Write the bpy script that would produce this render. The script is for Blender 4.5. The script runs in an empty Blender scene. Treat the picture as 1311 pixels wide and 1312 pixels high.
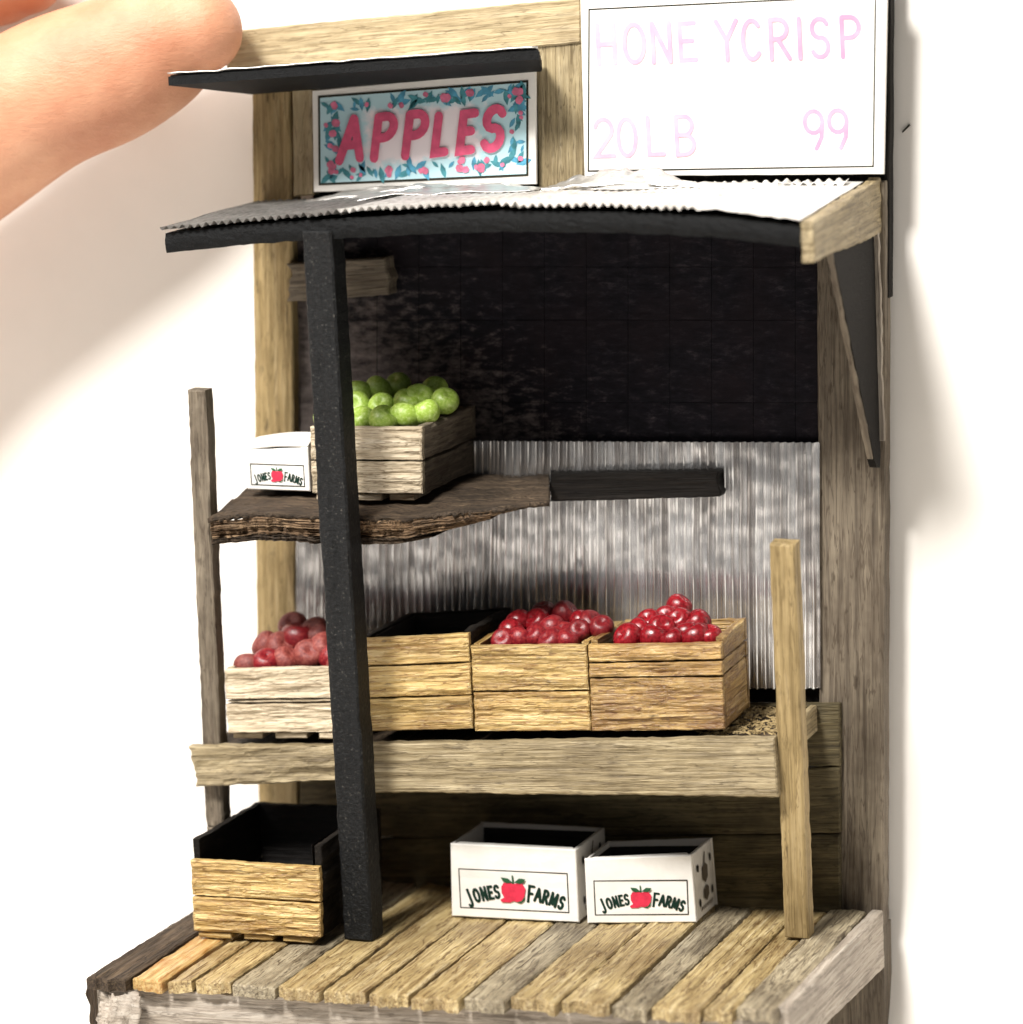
import bpy, bmesh, math, random
from mathutils import Vector, Matrix, noise
random.seed(7)
V = Vector
sc = bpy.context.scene
sc.unit_settings.system = 'METRIC'
sc.unit_settings.scale_length = 0.01          # one unit is one centimetre: the stand is a miniature
COL = sc.collection

# ------------------------------------------------------------------ camera
FPX = 4200.0                                   # focal length in pixels of a 1311 px wide picture
ey = V((1645, 786, -4200)).normalized()
ez = V((-.047, 1, (786 - .047*1645)/4200)); ez = (ez - ey*ez.dot(ey)).normalized()
ex = ey.cross(ez)
RW = Matrix((ex, ey, ez))                      # rows: world axes in camera space = camera -> world
CAM = RW @ V((0, 0, 42.0))
cd = bpy.data.cameras.new('camera'); cam = bpy.data.objects.new('camera', cd); COL.objects.link(cam)
cam.matrix_world = Matrix.Translation(CAM) @ RW.to_4x4()
cd.sensor_fit = 'HORIZONTAL'; cd.sensor_width = 36; cd.lens = FPX/1311*36
cd.clip_start = 1; cd.clip_end = 500
cd.dof.use_dof = True; cd.dof.focus_distance = 40.2; cd.dof.aperture_fstop = 0.2
sc.camera = cam
def ray(px, py): return RW @ V(((px-655.5)/FPX, -(py-656)/FPX, -1))
def at(px, py, d):                             # point seen there, d centimetres in front of the back wall
    r = ray(px, py); return CAM + r*((-d-CAM.y)/r.y)
def atz(px, py, z):                            # point seen there on the level z
    r = ray(px, py); return CAM + r*((z-CAM.z)/r.z)

# ------------------------------------------------------------------ light: two lamps above, dim room
w = bpy.data.worlds.new('World'); sc.world = w; w.use_nodes = True
bgn = w.node_tree.nodes['Background']; bgn.inputs[0].default_value = (1.0, .98, .97, 1); bgn.inputs[1].default_value = 0.16
def lamp(name, azd, eld, dist, size, energy, col):
    az, el = math.radians(azd), math.radians(eld)
    kl = bpy.data.lights.new(name, 'AREA'); kl.shape = 'DISK'; kl.size = size; kl.energy = energy; kl.color = col
    ko = bpy.data.objects.new(name, kl); COL.objects.link(ko)
    d = V((-math.sin(az)*math.cos(el), -math.cos(az)*math.cos(el), math.sin(el)))
    ko.location = d*dist + V((.5, 0, -.5)); ko.rotation_euler = d.to_track_quat('Z', 'Y').to_euler()
lamp('desk_lamp', 9, 50, 62, 12, 75000, (1, .965, .915))          # main lamp, above and in front
lamp('room_lamp', 44, 47, 75, 34, 40000, (1, .97, .94))          # weaker, wider one further left
vs = sc.view_settings; vs.view_transform = 'Standard'; vs.look = 'None'; vs.exposure = 0.0; vs.gamma = 1
sc.render.engine = 'CYCLES'
sc.cycles.max_bounces = 8

# ------------------------------------------------------------------ materials
def lin(h):
    c = [int(h[i:i+2], 16)/255 for i in (0, 2, 4)]
    return tuple(x/12.92 if x <= .04045 else ((x+.055)/1.055)**2.4 for x in c) + (1,)
def mat0(name):
    m = bpy.data.materials.new(name); m.use_nodes = True
    nt = m.node_tree; b = nt.nodes['Principled BSDF']
    return m, nt, b
def N(nt, t, **kw):
    n = nt.nodes.new(t)
    for k, v in kw.items(): setattr(n, k, v)
    return n
def ramp(nt, src, stops):
    r = N(nt, 'ShaderNodeValToRGB'); e = r.color_ramp.elements
    while len(e) < len(stops): e.new(.5)
    for q, (p, c) in zip(e, stops): q.position = p; q.color = c
    nt.links.new(src, r.inputs[0]); return r.outputs[0]
def coords(nt, scale, rnd=True, rot=None):
    t = N(nt, 'ShaderNodeTexCoord'); o = t.outputs['Object']
    if rnd:
        oi = N(nt, 'ShaderNodeObjectInfo'); mm = N(nt, 'ShaderNodeMath', operation='MULTIPLY'); mm.inputs[1].default_value = 57
        nt.links.new(oi.outputs['Random'], mm.inputs[0])
        ad = N(nt, 'ShaderNodeVectorMath', operation='ADD'); nt.links.new(o, ad.inputs[0]); nt.links.new(mm.outputs[0], ad.inputs[1]); o = ad.outputs[0]
    mp = N(nt, 'ShaderNodeMapping'); mp.inputs['Scale'].default_value = scale
    nt.links.new(o, mp.inputs[0]); return mp.outputs[0]
def ntex(nt, vec, scale, detail=5, rough=.6, dist=0):
    n = N(nt, 'ShaderNodeTexNoise'); n.inputs['Scale'].default_value = scale; n.inputs['Detail'].default_value = detail
    n.inputs['Roughness'].default_value = rough; n.inputs['Distortion'].default_value = dist
    nt.links.new(vec, n.inputs['Vector']); return n.outputs['Fac']
def mix(nt, fac, a, b, mode='MIX'):
    m = N(nt, 'ShaderNodeMix', data_type='RGBA', blend_type=mode)
    for s, v in ((m.inputs['Factor'], fac), (m.inputs['A'], a), (m.inputs['B'], b)):
        if hasattr(v, 'links') or hasattr(v, 'is_linked'): nt.links.new(v, s)
        else: s.default_value = v
    return m.outputs['Result']
def bump(nt, b, h, strength=.5, dist=.02):
    n = N(nt, 'ShaderNodeBump'); n.inputs['Strength'].default_value = strength; n.inputs['Distance'].default_value = dist
    nt.links.new(h, n.inputs['Height']); nt.links.new(n.outputs[0], b.inputs['Normal'])
def wood(name, dark, mid, light, rough=.6, spec=.3, pits=.35, var=.35, bs=.6, stain=None, crack=.6):
    m, nt, b = mat0(name)
    v = coords(nt, (.4, 12, 12)); g = ntex(nt, v, 1.5, 6, .62, .5)
    c = ramp(nt, g, [(.28, lin(dark)), (.5, lin(mid)), (.72, lin(light))])
    v2 = coords(nt, (1, 2.2, 2.2)); p = ntex(nt, v2, 1.3, 4, .6)
    c = mix(nt, ramp(nt, p, [(.3, (0, 0, 0, 1)), (.75, (.55, .55, .55, 1))]), c, lin(mid), 'MIX')
    vb = ntex(nt, coords(nt, (1, 1.4, 1.4)), .9, 4, .7)          # weather stains
    c = mix(nt, ramp(nt, vb, [(.36, (var, var, var, 1)), (.58, (0, 0, 0, 1))]), c, lin(stain or dark))
    v3 = coords(nt, (2.2, 9, 9)); f = ntex(nt, v3, 1.3, 4, .6)     # dark pits and short cracks
    c = mix(nt, ramp(nt, f, [(.29, (pits, pits, pits, 1)), (.37, (0, 0, 0, 1))]), c, lin('2a2016'))
    k = ntex(nt, coords(nt, (.55, 7.5, 7.5)), 1.7, 3, .55, .6)    # long grain cracks
    c = mix(nt, ramp(nt, k, [(.472, (0, 0, 0, 1)), (.492, (crack,)*3+(1,)), (.508, (crack,)*3+(1,)), (.528, (0, 0, 0, 1))]), c, lin(stain or dark))
    oi = N(nt, 'ShaderNodeObjectInfo'); hs = N(nt, 'ShaderNodeHueSaturation')
    mr = N(nt, 'ShaderNodeMapRange'); mr.inputs[3].default_value = .85; mr.inputs[4].default_value = 1.1
    nt.links.new(oi.outputs['Random'], mr.inputs[0]); nt.links.new(mr.outputs[0], hs.inputs['Value']); nt.links.new(c, hs.inputs['Color'])
    nt.links.new(hs.outputs[0], b.inputs['Base Color'])
    b.inputs['Roughness'].default_value = rough; b.inputs['Specular IOR Level'].default_value = spec
    fine = ntex(nt, coords(nt, (1.2, 30, 30)), 1.4, 3, .6)
    ad = N(nt, 'ShaderNodeMath', operation='ADD'); nt.links.new(g, ad.inputs[0]); nt.links.new(fine, ad.inputs[1])
    bump(nt, b, ad.outputs[0], bs*.8, .04)
    return m
def plain(name, col, rough=.6, spec=.3, metal=0, nscale=8, nvar=.12, bs=.0, bscale=30):
    m, nt, b = mat0(name); c = lin(col)
    v = coords(nt, (1, 1, 1), True); f = ntex(nt, v, nscale, 5, .6)
    d = tuple(x*(1-nvar*1.6) for x in c[:3]) + (1,)
    nt.links.new(ramp(nt, f, [(.3, d), (.65, c)]), b.inputs['Base Color'])
    b.inputs['Roughness'].default_value = rough; b.inputs['Specular IOR Level'].default_value = spec; b.inputs['Metallic'].default_value = metal
    if bs: bump(nt, b, ntex(nt, v, bscale, 4, .6), bs, .02)
    return m
M = {}
M['gold'] = wood('varnished_crate_wood', '6a5028', 'bfa164', 'e6d4a4', .4, .5, .6, .5, 1.0, '6e4a1c', .75)
M['pale'] = wood('pale_crate_wood', '7a6a50', 'bfb096', 'ddd2bc', .55, .35, .45, .3, .9, '6a5940', .6)
M['brown'] = wood('brown_crate_wood', '583e1c', 'ab8a50', 'd8bd86', .36, .55, .7, .65, 1.0, '5a3410', .8)
M['tan'] = wood('tan_post_wood', '655433', '98845c', 'b5a27c', .6, .3, .6, .4, .6, '5a482a', .5)
M['grey'] = wood('weathered_grey_wood', '37302a', '6e6456', '918674', .65, .25, .6, .5, .7, '3c3228', .6)
M['board'] = wood('weathered_tan_board', '564a38', '968767', 'bcae90', .55, .35, .55, .55, .8, '51442f', .6)
M['deckgold'] = wood('golden_deck_wood', '5e4826', 'b8a272', 'e0d0a8', .45, .45, .6, .55, 1.0, '5a4020', .8)
M['deckgrey'] = wood('greyish_deck_wood', '5c503c', 'aa9d82', 'cec3a8', .5, .4, .6, .6, 1.0, '44382a', .8)
M['orange'] = wood('orange_stained_wood', '7a5a2c', 'b89a62', 'd8c494', .45, .45, .4, .8, .9, '9a6020', .7)
M['bark'] = wood('dark_bark_wood', '1e1812', '4a3d30', '75644f', .75, .25, .8, .6, 1.2, '201a14', .8)
M['split'] = wood('split_brown_wood', '33241a', '7d644a', 'b89c7a', .65, .3, .7, .5, 1.2, '2c2016', .85)
M['olive'] = wood('olive_grey_wood', '2c261a', '5c523a', '7c7050', .7, .25, .7, .6, .8, '26200f', .6)
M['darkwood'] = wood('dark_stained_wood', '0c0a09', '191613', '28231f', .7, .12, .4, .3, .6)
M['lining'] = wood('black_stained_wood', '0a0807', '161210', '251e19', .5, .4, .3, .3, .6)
M['skirt'] = wood('pale_grey_skirt_wood', '6c6256', 'aca193', 'ccc4b8', .6, .3, .4, .35, .7, '5a5046', .5)
M['bright'] = wood('bright_pale_beam_wood', '7d6a48', 'ab9a78', 'c4b698', .6, .3, .3, .35, .5, '5c4c34', .5)
M['black'] = plain('matt_black_paint', '101112', .65, .15, 0, 14, .4, .9, 40)
m, nt, b = mat0('speckled_black_paint'); v = coords(nt, (1, 1, 1))
f = ntex(nt, v, 26, 2, .5); nt.links.new(ramp(nt, f, [(.3, lin('090a0b')), (.64, lin('131415')), (.78, lin('4a4843'))]), b.inputs['Base Color'])
b.inputs['Roughness'].default_value = .6; b.inputs['Specular IOR Level'].default_value = .22; bump(nt, b, ntex(nt, v, 22, 4, .7), .9, .03); M['pole'] = m
M['white'] = plain('white_card', 'e9e6e0', .6, .3, 0, 5, .05, .12, 20)
M['paper'] = plain('white_backdrop_paper', 'ece8e2', .85, .1, 0, 1.2, .02, .05, 14)
M['ink'] = plain('dark_green_ink', '123026', .6, .2, 0, 20, .3)
M['line'] = plain('brown_black_ink', '2c2a20', .6, .2, 0, 20, .2)
M['inkred'] = plain('red_apple_ink', 'd8354f', .6, .2, 0, 14, .18)
M['inkgreen'] = plain('green_leaf_ink', '2f5a3c', .6, .2, 0, 14, .2)
M['inkgrey'] = plain('grey_print_ink', '6d6458', .6, .2, 0, 14, .2)
M['straw'] = plain('dry_straw', 'a08c64', .7, .2, 0, 3, .3)
M['foil'] = plain('crumpled_foil', 'd2d0cc', .34, .5, .75, 6, .15, .5, 9)
m, nt, b = mat0('roofing_foil'); b.inputs['Metallic'].default_value = .5; b.inputs['Roughness'].default_value = .42
v = coords(nt, (1, 1, 1)); nt.links.new(ramp(nt, ntex(nt, v, 3, 5, .6), [(.3, lin('b4b0aa')), (.6, lin('e4e2de'))]), b.inputs['Base Color'])
bump(nt, b, ntex(nt, v, 7, 4, .6), .25, .03); M['roof'] = m
# corrugated metal: bright and scuffed, duller towards stains
m, nt, b = mat0('corrugated_aluminium'); b.inputs['Metallic'].default_value = .92
v = coords(nt, (7, 1, .25), False); f = ntex(nt, v, 1.3, 4, .6)
nt.links.new(ramp(nt, f, [(.3, lin('b0aba8')), (.6, lin('eeeeee'))]), b.inputs['Base Color']); b.inputs['Roughness'].default_value = .2
bump(nt, b, ntex(nt, coords(nt, (9, 1, .8), False), 1.5, 2, .5), .14, .03); M['corr'] = m
# dark distressed wall tiles
m, nt, b = mat0('distressed_dark_tile'); gp = N(nt, 'ShaderNodeNewGeometry'); mp = N(nt, 'ShaderNodeMapping'); mp.inputs['Scale'].default_value = (1, 1, 2.4)
nt.links.new(gp.outputs['Position'], mp.inputs[0]); v = mp.outputs[0]; f = ntex(nt, v, 4.2, 9, .76, .15)
c = ramp(nt, f, [(.4, lin('0b0b10')), (.54, lin('17151b')), (.64, lin('2c282c')), (.8, lin('443e40'))])
c = mix(nt, ramp(nt, ntex(nt, gp.outputs['Position'], 1.1, 3, .5), [(.45, (0, 0, 0, 1)), (.62, (.6, .6, .6, 1))]), c, lin('191317'))
sx = N(nt, 'ShaderNodeSeparateXYZ'); nt.links.new(gp.outputs['Position'], sx.inputs[0])          # scuffs, made paler low down on the left to paint in light there
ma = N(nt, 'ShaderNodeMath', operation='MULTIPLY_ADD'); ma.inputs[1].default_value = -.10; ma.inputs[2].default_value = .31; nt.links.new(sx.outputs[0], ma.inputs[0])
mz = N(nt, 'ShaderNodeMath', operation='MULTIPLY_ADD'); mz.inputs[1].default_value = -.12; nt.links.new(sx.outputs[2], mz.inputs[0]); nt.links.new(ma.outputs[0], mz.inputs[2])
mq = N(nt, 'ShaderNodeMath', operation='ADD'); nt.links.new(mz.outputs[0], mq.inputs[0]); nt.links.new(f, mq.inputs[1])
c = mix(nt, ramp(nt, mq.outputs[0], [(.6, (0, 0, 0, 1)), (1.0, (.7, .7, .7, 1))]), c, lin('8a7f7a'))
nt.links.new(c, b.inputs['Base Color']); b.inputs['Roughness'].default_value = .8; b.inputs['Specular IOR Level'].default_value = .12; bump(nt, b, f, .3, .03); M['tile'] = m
def apple_mat(name, a, bcol, c, rough, bs):
    m, nt, b = mat0(name); v = coords(nt, (1, 1, 1)); f = ntex(nt, v, 5, 4, .6)
    col = ramp(nt, f, [(.3, lin(a)), (.5, lin(bcol)), (.72, lin(c))])
    oi = N(nt, 'ShaderNodeObjectInfo'); hs = N(nt, 'ShaderNodeHueSaturation'); mr = N(nt, 'ShaderNodeMapRange')
    mr.inputs[3].default_value = .75; mr.inputs[4].default_value = 1.15
    nt.links.new(oi.outputs['Random'], mr.inputs[0]); nt.links.new(mr.outputs[0], hs.inputs['Value']); nt.links.new(col, hs.inputs['Color'])
    nt.links.new(hs.outputs[0], b.inputs['Base Color']); b.inputs['Roughness'].default_value = rough
    bump(nt, b, ntex(nt, v, 9, 4, .6), bs, .03); return m
M['red'] = apple_mat('glossy_red_apple', '4e080e', '7a0f18', '94222a', .27, .12)
M['rosy'] = apple_mat('dull_rosy_apple', '5e201e', '7c352f', '955448', .55, .35)
M['crimson'] = apple_mat('crimson_apple', '4c0a12', '74131c', '8e3530', .36, .2)
M['green'] = apple_mat('green_apple', '7c9830', '93ae48', 'b4c67a', .42, .12)
m, nt, b = mat0('skin'); v = coords(nt, (1, 1, 1), False)
nt.links.new(ramp(nt, ntex(nt, v, .8, 4, .6), [(.3, lin('b07456')), (.7, lin('cc9878'))]), b.inputs['Base Color'])
b.inputs['Roughness'].default_value = .5; b.inputs['Subsurface Weight'].default_value = .08; b.inputs['Subsurface Radius'].default_value = (.35, .12, .06); b.inputs['Subsurface Scale'].default_value = 1
bump(nt, b, ntex(nt, coords(nt, (1.6, 1, 3.4), False), 5, 6, .7), .4, .05); M['skin'] = m
M['nail'] = plain('fingernail', 'e0b09c', .3, .5)

# ------------------------------------------------------------------ object helpers
def link(name, me, mat=None, parent=None, mw=None):
    o = bpy.data.objects.new(name, me); COL.objects.link(o)
    if mat is not None and me is not None: me.materials.append(mat)
    if mw is not None: o.matrix_world = mw
    if parent is not None:
        o.parent = parent
        o.matrix_parent_inverse = WM(parent).inverted()
    return o
def WM(o):
    if o.parent is None: return o.matrix_basis.copy()
    return WM(o.parent) @ o.matrix_parent_inverse @ o.matrix_basis
def thing(name, label, cat, loc, group=None):
    o = link(name, None, mw=Matrix.Translation(loc)); tag(o, label, cat, group); return o
def tag(o, label, cat, group=None):
    o['label'] = label; o['category'] = cat
    if group: o['group'] = group
def fbm(x, y, z, o=4): return noise.fractal((x, y, z), .9, 2.1, o, noise_basis='PERLIN_ORIGINAL')
SEED = [0]
def slab(name, P00, P10, P11, P01, th, mat, parent, cell=.07, relief=.012, edge=.012, bev=.02, ends=.0, smooth=False):
    """A board: quad face (u = grain), real thickness behind it, chamfered, with grain ridges and uneven edges."""
    SEED[0] += 1; sd = SEED[0]*3.17
    X = ((P10-P00)+(P11-P01)).normalized(); Y = ((P01-P00)+(P11-P10)); Z = X.cross(Y).normalized(); Y = Z.cross(X)
    O = (P00+P10+P11+P01)/4
    mw = Matrix.Translation(O) @ Matrix((X, Y, Z)).transposed().to_4x4(); inv = mw.inverted()
    L = ((P10-P00).length+(P11-P01).length)/2; W = ((P01-P00).length+(P11-P10).length)/2
    nu = max(2, min(90, int(L/cell))); nv = max(2, min(30, int(W/cell*1.5)))
    bu, bv = min(.3, bev/L), min(.3, bev/W)
    us = [0, bu] + [bu+(1-2*bu)*i/nu for i in range(1, nu)] + [1-bu, 1]
    vs_ = [0, bv] + [bv+(1-2*bv)*i/nv for i in range(1, nv)] + [1-bv, 1]
    verts, faces = [], []; nU, nV = len(us), len(vs_)
    q = [inv @ p for p in (P00, P10, P11, P01)]
    for side in (0, 1):
        for j, vv in enumerate(vs_):
            for i, uu in enumerate(us):
                p = (q[0]*(1-uu)+q[1]*uu)*(1-vv)+(q[3]*(1-uu)+q[2]*uu)*vv
                x, y = uu*L, vv*W
                e0 = (.5*fbm(x*1.1, sd, 1.5)+.7*fbm(x*9, sd, 3.5, 2))*edge; e1 = (.5*fbm(x*1.1, sd+9, 7.5)+.7*fbm(x*9, sd+9, 2.5, 2))*edge
                p.y += e0*(1-vv)**2 + e1*vv**2
                if ends:
                    p.x += (fbm(y*7, sd+3, 2.)*(1-uu)**6 + fbm(y*7, sd+5, 4.)*uu**6)*ends
                if side == 0:
                    n1 = fbm(x*.9, y*6.5, sd); h = relief*(.9*math.floor(n1*4.5)/4.5 + .5*n1 + .6*fbm(x*2.5, y*22, sd+4, 3))
                    if i in (0, 1, nU-2, nU-1) or j in (0, nV-1): h *= .25
                    if i in (0, nU-1) or j in (0, nV-1): h -= bev
                    p.z = p.z + h
                else:
                    p.z = p.z - th
                verts.append(p)
    def idx(s, i, j): return s*nU*nV + j*nU + i
    for j in range(nV-1):
        for i in range(nU-1):
            faces.append((idx(0, i, j), idx(0, i+1, j), idx(0, i+1, j+1), idx(0, i, j+1)))
    per = [(i, 0) for i in range(nU)] + [(nU-1, j) for j in range(1, nV)] + [(i, nV-1) for i in range(nU-2, -1, -1)] + [(0, j) for j in range(nV-2, 0, -1)]
    for k in range(len(per)):
        a, b_ = per[k], per[(k+1) % len(per)]
        faces.append((idx(0, *b_), idx(0, *a), idx(1, *a), idx(1, *b_)))
    faces.append(tuple(idx(1, *p) for p in reversed(per)))
    used = sorted({k for f in faces for k in f}); mp = {k: n for n, k in enumerate(used)}
    me = bpy.data.meshes.new(name); me.from_pydata([verts[k] for k in used], [], [[mp[k] for k in f] for f in faces]); me.update()
    return link(name, me, mat, parent, mw)
def face(name, TL, TR, BR, BL, th, mat, parent, grain='h', **kw):      # front-facing board
    if grain == 'h': return slab(name, BL, BR, TR, TL, th, mat, parent, **kw)
    return slab(name, BR, TR, TL, BL, th, mat, parent, **kw)
def pface(name, pts, d, th, mat, parent, grain='h', **kw):
    return face(name, *[at(x, y, d) for x, y in pts], th, mat, parent, grain, **kw)
def bar(name, a, b_, wx, wy, mat, parent, side=None, **kw):
    """A square stick from a (foot) to b (top); a, b are the centres of its front face."""
    up = (b_-a).normalized(); rt = V((1, 0, 0)); rt = (rt-up*rt.dot(up)).normalized()*wx/2
    return slab(name, a+rt, b_+rt, b_-rt, a-rt, wy, mat, parent, **kw)
def obj_from(name, verts, faces, mat, parent, mw=None, smooth=False):
    me = bpy.data.meshes.new(name); me.from_pydata(verts, [], faces); me.update()
    if smooth: me.polygons.foreach_set('use_smooth', [True]*len(me.polygons))
    return link(name, me, mat, parent, mw)
def grid(name, fn, nu, nv, mat, parent, th=None, smooth=True, origin=None):
    """A surface fn(u, v) -> point; with th it is a closed sheet of that thickness."""
    o = origin or V((0, 0, 0)); vs_ = [fn(i/nu, j/nv)-o for j in range(nv+1) for i in range(nu+1)]
    fs = [(j*(nu+1)+i, j*(nu+1)+i+1, (j+1)*(nu+1)+i+1, (j+1)*(nu+1)+i) for j in range(nv) for i in range(nu)]
    ob = obj_from(name, vs_, fs, mat, parent, Matrix.Translation(o), smooth)
    if th:
        md = ob.modifiers.new('thickness', 'SOLIDIFY'); md.thickness = th; md.offset = -1
    return ob

# ------------------------------------------------------------------ setting: the white sheet behind and below
ZF = -9.0
def back(u, v):
    x = -45+90*u; s = v*70
    if s < 30: return V((x, -34+s*1.0, ZF))
    if s < 38:
        a = (s-30)/8*math.pi/2; r = 4.45
        return V((x, -4+math.sin(a)*r, ZF+r*(1-math.cos(a))))
    return V((x, .45, ZF+4.45+(s-38)))
bd = grid('backdrop', back, 4, 140, M['paper'], None); bd['kind'] = 'structure'

# ------------------------------------------------------------------ the stand
ST = thing('fruit_stand', 'miniature weathered wooden fruit stand with black tin canopy, shelves and plank platform', 'fruit stand', (0.5, 0, ZF))
Zp = at(1130, 1165, 0).z                                        # platform level
# back frame
def xat(px, py, d): return at(px, py, d)
pface('back_post', [(322, 92), (372, 88), (383, 1300), (333, 1300)], .2, .3, M['tan'], ST, 'v', cell=.12)
pface('back_post', [(374, 112), (402, 110), (402, 250), (376, 252)], .22, .25, M['bright'], ST, 'v', cell=.1)
pface('back_post', [(686, 56), (748, 50), (748, 250), (690, 250)], .2, .25, M['board'], ST, 'v', cell=.1)
pface('back_board', [(1046, 240), (1134, 232), (1131, 1345), (1052, 1345)], .11, .28, M['grey'], ST, 'v', cell=.12, relief=.006)
pface('top_beam', [(288, 40), (744, -3), (744, 55), (290, 98)], .24, .26, M['bright'], ST, 'h', cell=.1)
pface('sign_backing', [(400, 90), (690, 70), (690, 290), (400, 290)], .02, .15, M['darkwood'], ST, 'h', cell=.3)
pface('sign_backing', [(744, -40), (1141, -46), (1139, 382), (748, 330)], -.02, .2, M['darkwood'], ST, 'v', cell=.3)
# legs below the platform, out of the picture
for (x, y) in ((-3.6, .05), (4.55, .05), (-3.4, -4.0), (4.2, -3.7)):
    bar('leg', V((x, y-.2, ZF)), V((x, y-.2, Zp-.2)), .45, .4, M['grey'], ST, cell=.3)
# dark wall tiles
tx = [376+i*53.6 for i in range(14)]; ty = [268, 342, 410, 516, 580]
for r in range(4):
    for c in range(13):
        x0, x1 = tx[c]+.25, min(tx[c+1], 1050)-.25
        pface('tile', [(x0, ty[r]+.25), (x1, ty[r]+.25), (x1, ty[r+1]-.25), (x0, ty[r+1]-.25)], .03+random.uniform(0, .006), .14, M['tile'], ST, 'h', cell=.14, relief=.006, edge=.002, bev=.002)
pface('wall_ledge', [(370, 338), (492, 330), (498, 378), (370, 386)], .30, .28, M['grey'], ST, 'h', cell=.1, ends=.1)
# corrugated wall sheet, ridges upright
A, B, C_, D = at(370, 564, .14), at(1051, 567, .14), at(1052, 882, .14), at(372, 884, .14)
def corr(u, v):
    p = (D*(1-u)+C_*u)*(1-v)+(A*(1-u)+B*u)*v
    x = u*(B-A).length
    p.y += -.04*math.sin(x/.104*2*math.pi + .9*fbm(x*.7, v*2, 3))*(1+.4*fbm(x*5, 2, 3)) + .02*fbm(x*.6, v*1.5, 9)+.004*fbm(x*6, v*16, 5)
    return p
cw = grid('corrugated_sheet', corr, 66*9, 60, M['corr'], ST)
pface('wall_backing', [(370, 556), (1052, 560), (1052, 900), (370, 900)], -.03, .1, M['darkwood'], ST, 'h', cell=.5)
# lower back wall: horizontal boards
for k, (y0, y1) in enumerate(((902, 982), (984, 1068), (1070, 1172))):
    pface('back_plank', [(384, y0+6), (1076, y0), (1077, y1), (384, y1+6)], .2, .12, M['olive'], ST, 'h', cell=.12)
pface('support_block', [(706, 607), (921, 604), (921, 637), (704, 643)], .36, .34, M['darkwood'], ST, 'h', cell=.08, ends=.05, relief=.01)

# platform: planks running from front to back
fx = [111, 163, 209, 244, 297, 356, 411, 469, 526, 591, 650, 716, 784, 833, 901, 942, 1000]
def fy(x):
    pts = [(100, 1250), (165, 1256), (297, 1259), (411, 1268), (588, 1278), (784, 1286), (899, 1290), (1010, 1297)]
    for (a, ya), (b_, yb) in zip(pts, pts[1:]):
        if x <= b_: return ya+(yb-ya)*(x-a)/(b_-a)
    return 1297
PL = link('platform', None, None, ST, Matrix.Translation((0, -2, Zp)))
pm = ['bark', 'orange', 'deckgold', 'deckgold', 'deckgrey', 'deckgold', 'deckgold', 'deckgold', 'deckgold', 'deckgrey', 'deckgold', 'deckgold', 'deckgrey', 'deckgold', 'deckgold', 'deckgrey']
for k in range(16):
    a, b_ = atz(fx[k], fy(fx[k]), Zp), atz(fx[k+1], fy(fx[k+1]), Zp)
    g = random.uniform(.03, .06); dz = random.uniform(-.035, .02); off = random.uniform(-.07, .06)
    ra, la = a.x+g*.5, b_.x-g*.5
    ya = (a.y+b_.y)/2+off
    tw = random.uniform(-.02, .02); z0 = Zp+dz
    slab('plank', V((la, ya-.01, z0+tw)), V((la+random.uniform(-.03, .03), -.15, z0)), V((ra+random.uniform(-.03, .03), -.15, z0)), V((ra, ya+.02, z0-tw)), .15, M[pm[k]], PL, cell=.055, relief=.014, edge=.02, bev=.02, ends=.08)
# under-frame of the platform
f0, f1 = atz(128, 1262, Zp-.17), atz(1000, 1304, Zp-.17)
f0.y -= .1; f1.y -= .1
slab('front_board', f0-V((0, 0, 1.1)), f1-V((0, 0, 1.1)), f1, f0, .2, M['skirt'], PL, cell=.09, relief=.025, edge=.03)
s0 = V((4.72, -4.05, Zp+.02)); s1 = V((4.80, -.16, Zp+.04))
slab('side_board', s0-V((0, 0, .62)), s1-V((0, 0, .75)), s1, s0, .14, M['skirt'], PL, cell=.09, relief=.01, edge=.015, ends=.03)
s0 = V((-4.0, -4.55, Zp-.19)); s1 = V((-4.0, .2, Zp-.19))
slab('side_board', s1-V((0, 0, 1.1)), s0-V((0, 0, 1.1)), s0, s1, .14, M['bark'], PL, cell=.09, relief=.04, edge=.05)
q0, q1 = atz(116, 1262, Zp-.2), atz(163, 1270, Zp-.2)
face('corner_trim', q0+V((0, -.1, 0)), q0+V((.22, -.1, 0)), q0+V((.22, -.1, -1.1)), q0+V((0, -.1, -1.1)), .25, M['bark'], PL, 'v', cell=.07, relief=.05, edge=.06)
def curl(u, v):
    p = q0+V((.26+.62*u, -.24-.1*math.sin(u*3), -.95*v+.03))
    p.y += .16*fbm(u*2.3, v*2.6, 5)-.12*math.sin(v*2.5); p.z += .08*fbm(u*3, v*2, 8); p.x -= .3*u*v*v
    return p
grid('torn_paper', curl, 16, 16, M['skirt'], PL, .015)

# middle shelf
SH = link('middle_shelf', None, None, ST, Matrix.Translation((.5, -1, at(700, 945, 1.9).z)))
def shd(px): return 2.2-(px-245)/750*.34                         # depth of its front face
p = [at(243, 957, shd(245)), at(992, 946, shd(992)), at(997, 1022, shd(992)), at(252, 1012, shd(245))]
mid = [(p[0]*(1-t)+p[1]*t) for t in (.318, .318)]
pt, pb = p[0]*.685+p[1]*.315, p[3]*.685+p[2]*.315
lw = V((.01, 0, .02)); lb_ = V((-.01, 0, .17))
face('front_board', p[0], pt-lw, pb+lb_, p[3]+V((0, 0, .03)), .16, M['board'], SH, 'h', cell=.06, relief=.03, edge=.02, ends=.06)
face('front_board', pt, p[1], p[2], pb, .16, M['board'], SH, 'h', cell=.07, relief=.012, edge=.02)
dl, dr = p[0]+V((.04, .17, -.03)), p[1]+V((-.02, .17, -.03))
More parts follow.
